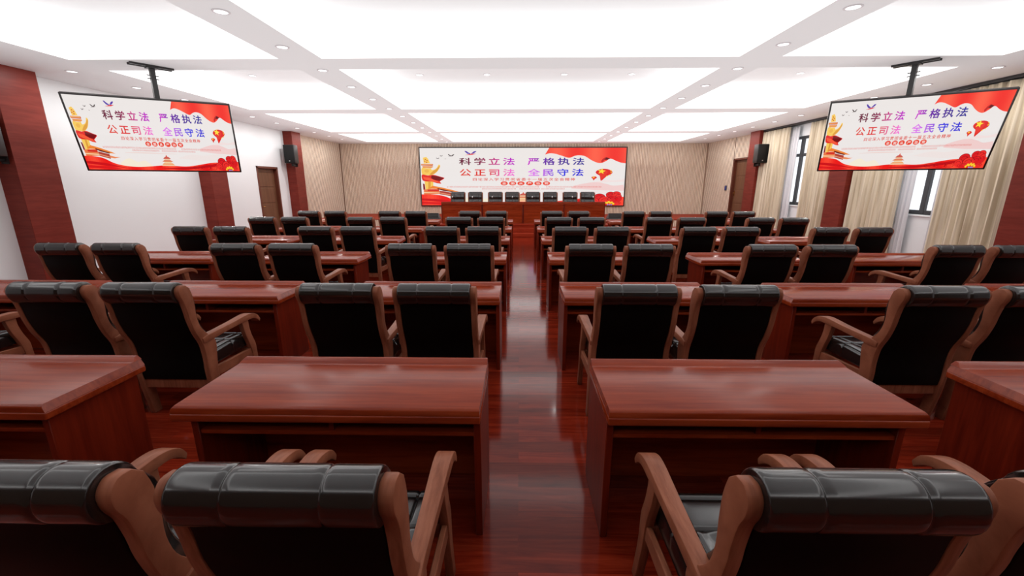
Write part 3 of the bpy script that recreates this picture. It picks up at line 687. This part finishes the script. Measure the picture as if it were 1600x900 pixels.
# microphones on the stage table
mic = empty('table_microphone')
MB().box(-.05, .05, -.06, .06, 0, .035).build('base', M['blackmetal'], mic, bevel=.01)
MB().tube([(0, .0, .03), (0, .0, .08), (0, .02, .13), (0, .045, .165)], .005, 8).build('gooseneck', M['blackmetal'], mic)
MB().tube([(0, .045, .165), (0, .052, .175), (0, .072, .200), (0, .078, .208)], [.009, .019, .019, .010], 10).build('mic_head', M['micwhite'], mic)
trees[mic.name] = (mic, tree_of(mic))
for k, x in enumerate([-2.47, -1.73, -1.0, -.26, .47, 1.20, 1.94, 2.70]):
    o = put(mic, (x, 15.82, STG + .7505), 0)
    tag(o, 'small desk microphone with white head on the stage table, %s' % ORD[k], 'microphone', 'microphones on the stage table')

# ================================================================== SPEAKERS, MONITORS
def speaker(x, y, z, label):
    root = empty('wall_speaker', (x, y, z)); tag(root, label, 'speaker', 'black speakers on the red columns')
    g_ = MB(); v = [(-.19, -.19, -.31), (.19, -.19, -.31), (.15, .15, -.31), (-.15, .15, -.31), (-.19, -.19, .31), (.19, -.19, .31), (.15, .15, .31), (-.15, .15, .31)]
    g_.add(v, [(0, 3, 2, 1), (4, 5, 6, 7), (0, 1, 5, 4), (1, 2, 6, 5), (2, 3, 7, 6), (3, 0, 4, 7)]); g_.build('cabinet', M['blackmetal'], root, bevel=.01)
    gr_ = MB().box(-.175, .175, -.205, -.188, -.295, .295).build('grille', M['spk'], root, bevel=.006)
    MB().box(-.018, .018, -.211, -.2045, -.25, -.215).build('badge', M['badge'], gr_, bevel=.002)
    g_ = MB(); g_.box(-.035, .035, -.04, .02, -.40, -.30); g_.box(-.02, .02, -.01, .225, -.385, -.345); g_.box(-.06, .06, .205, .225, -.42, -.22)
    g_.build('bracket', M['blackmetal'], root, bevel=.004)
speaker(-8.03, COLY[2][0] - .226, 2.78, 'black box speaker mounted on the far left red column')
speaker(8.32, COLY[2][0] - .226, 2.78, 'black box speaker mounted on the far right red column')
speaker(-8.22, COLY[0][0] - .226, 2.50, 'black speaker on nearest left red column, cut by the frame edge')
for s_, x in (('left', -3.62), ('right', 3.94)):
    root = empty('stage_monitor', (x, 17.62, STG)); tag(root, 'black wedge floor monitor on the stage edge %s of the long table' % s_, 'speaker', 'wedge monitors on the stage')
    v = [(-.36, -.20, 0), (.36, -.20, 0), (.36, .22, 0), (-.36, .22, 0), (-.33, -.17, .06), (.33, -.17, .06), (.27, .14, .22), (-.27, .14, .22)]
    MB().add(v, [(0, 3, 2, 1), (4, 5, 6, 7), (0, 1, 5, 4), (1, 2, 6, 5), (2, 3, 7, 6), (3, 0, 4, 7)]).build('cabinet', M['blackmetal'], root, bevel=.008)
    v = [(-.30, -.150, .075), (.30, -.150, .075), (.25, .12, .215), (-.25, .12, .215), (-.30, -.155, .085), (.30, -.155, .085), (.25, .115, .225), (-.25, .115, .225)]
    MB().add(v, [(0, 3, 2, 1), (4, 5, 6, 7), (0, 1, 5, 4), (1, 2, 6, 5), (2, 3, 7, 6), (3, 0, 4, 7)]).build('grille', M['spk'], root)
root = empty('light_switch', (XR - .036, 18.42, 1.60)); tag(root, 'small blue switch plate on the slatted wall beside the right door', 'switch')
MB().box(-.012, .0, -.085, .085, -.10, .10).build('plate', M['frame'], root, bevel=.003); MB().box(-.018, -.012, -.065, .065, -.08, .08).build('panel', M['blue'], root, bevel=.002)

# ================================================================== CURTAINS
def drape(name, y0, y1, x, z0, z1, pitch, amp, mat, label, group, seed=0, flare=0.0):
    rnd = random.Random(seed); cols = max(24, int((y1 - y0) / pitch * 12)); rows = 14; v = []; f = []
    ph = rnd.uniform(0, 6)
    for j in range(rows + 1):
        tz = j / rows; z_ = lerp(z0, z1, tz); a_ = amp * (1.0 - .45 * tz)
        for i in range(cols + 1):
            t_ = i / cols; yy = lerp(y0, y1, t_)
            wv = math.sin(2 * PI * (yy - y0) / pitch + ph + .8 * math.sin(yy * 5 + seed)) + .35 * math.sin(2 * PI * (yy - y0) / pitch * 2.3 + ph * 2 + tz)
            v.append((x + a_ * wv, yy + .010 * math.sin(3 * tz + i * .9), z_))
    for j in range(rows):
        for i in range(cols): f.append((j * (cols + 1) + i, j * (cols + 1) + i + 1, (j + 1) * (cols + 1) + i + 1, (j + 1) * (cols + 1) + i))
    g_ = MB(); g_.add(v, f); o = g_.build(name, mat)
    md = o.modifiers.new('thick', 'SOLIDIFY'); md.thickness = .003
    for p in o.data.polygons: p.use_smooth = True
    return tag(o, label, 'curtain', group)
BAYS = [(COLY[0][1], COLY[1][0], 8.86, 9.09, 9.62, 9.86, 'nearer'), (COLY[1][1], COLY[2][0], 13.18, 13.40, 13.91, 14.20, 'farther')]
for q, (a, d, s0, s1, s2, s3, nm) in enumerate(BAYS):
    drape('beige_curtain', a + .03, s0 + .03, 8.48, .03, 3.50, .17, .050, M['curtain'], 'beige pleated curtain at the camera end of the %s window bay' % nm, 'beige curtains on the right wall', 1 + q)
    drape('beige_curtain', s3 - .03, d - .03, 8.48, .03, 3.50, .17, .050, M['curtain'], 'beige pleated curtain at the stage end of the %s window bay' % nm, 'beige curtains on the right wall', 5 + q)
    drape('sheer_curtain', s0 - .05, s1, 8.585, .04, 3.48, .10, .028, M['sheer'], 'white sheer curtain on the camera side of the %s window gap' % nm, 'white sheers on the right wall', 9 + q)
    drape('sheer_curtain', s2, s3 + .75, 8.585, .04, 3.48, .10, .028, M['sheer'], 'white sheer curtain on the stage side of the %s window gap' % nm, 'white sheers on the right wall', 13 + q)
    r_ = empty('curtain_track', (8.53, a, ZC)); tag(r_, 'dark double curtain track along the ceiling over the %s window bay' % nm, 'curtain track', 'curtain tracks over the windows')
    MB().box(-.075, -.03, .01, d - a - .01, -.055, 0).build('rail', M['blackmetal'], r_); MB().box(.03, .07, .01, d - a - .01, -.055, 0).build('rail', M['blackmetal'], r_)

# ================================================================== DOWNLIGHTS
dl = empty('downlight')
g_ = MB(); n_ = 24; v = []; f = []
for (r0, z_) in ((.064, -.002), (.070, -.010), (.086, -.008), (.090, 0)):
    v += [(r0 * math.cos(2 * PI * i / n_), r0 * math.sin(2 * PI * i / n_), z_) for i in range(n_)]
for q in range(3):
    for i in range(n_): f.append((q * n_ + i, q * n_ + (i + 1) % n_, (q + 1) * n_ + (i + 1) % n_, (q + 1) * n_ + i))
g_.add(v, f).build('trim_ring', M['ring'], dl)
MB().add([(.066 * math.cos(2 * PI * i / n_), .066 * math.sin(2 * PI * i / n_), -.004) for i in range(n_)], [tuple(range(n_))]).build('lens', M['lens'], dl)
bl = bpy.data.lights.new('bulb', 'AREA'); bl.shape = 'DISK'; bl.size = .12; bl.energy = BULB; bl.specular_factor = .12; bl.color = (1.0, .985, .97)
bo = bpy.data.objects.new('bulb', bl); COL.objects.link(bo); bo.parent = dl; bo.location = (0, 0, -.012)
trees[dl.name] = (dl, tree_of(dl))
NTH = ['first', 'second', 'third', 'fourth', 'fifth', 'sixth', 'seventh', 'eighth', 'ninth', 'tenth', 'eleventh', 'twelfth', 'thirteenth']
for nm, x, k0, where in (('l', -3.235, 0, 'ceiling beam left of the aisle'), ('r', 3.51, 0, 'ceiling beam right of the aisle'), ('sl', -7.42, 2, 'ceiling border by the left wall'), ('sr', 7.63, 2, 'ceiling border by the right wall')):
    for i, k in enumerate(range(k0, 13 if nm in 'lr' else 12)):
        if nm == 'l' and i == 0:      # dimmed lamps over the desks, full ones along the walls
            full, dim = bl, bl.copy(); dim.energy = BULB * .09; bo.data = dim
        o = put(dl, (x, 5.10 + 1.218 * k, ZC))
        if nm in ('sl', 'sr'):
            for c in kids(o):
                if c.type == 'LIGHT': c.data = full
        tag(o, 'round recessed downlight, %s from camera in the %s' % (NTH[i], where), 'ceiling light', 'recessed downlights')
for i, (x, nm) in enumerate([(-6.0, 'in the left coffer beside the nearer hanging mount'), (-2.24, 'leftmost of four in the middle coffer'), (-.735, 'second from left of four in middle coffer'), (.98, 'third from left of four in middle coffer'), (2.47, 'rightmost of four in the middle coffer'), (6.15, 'in the right coffer above the hanging television')]):
    o = put(dl, (x, 10.25, ZR)); tag(o, 'recessed downlight ' + nm, 'ceiling light', 'recessed downlights')
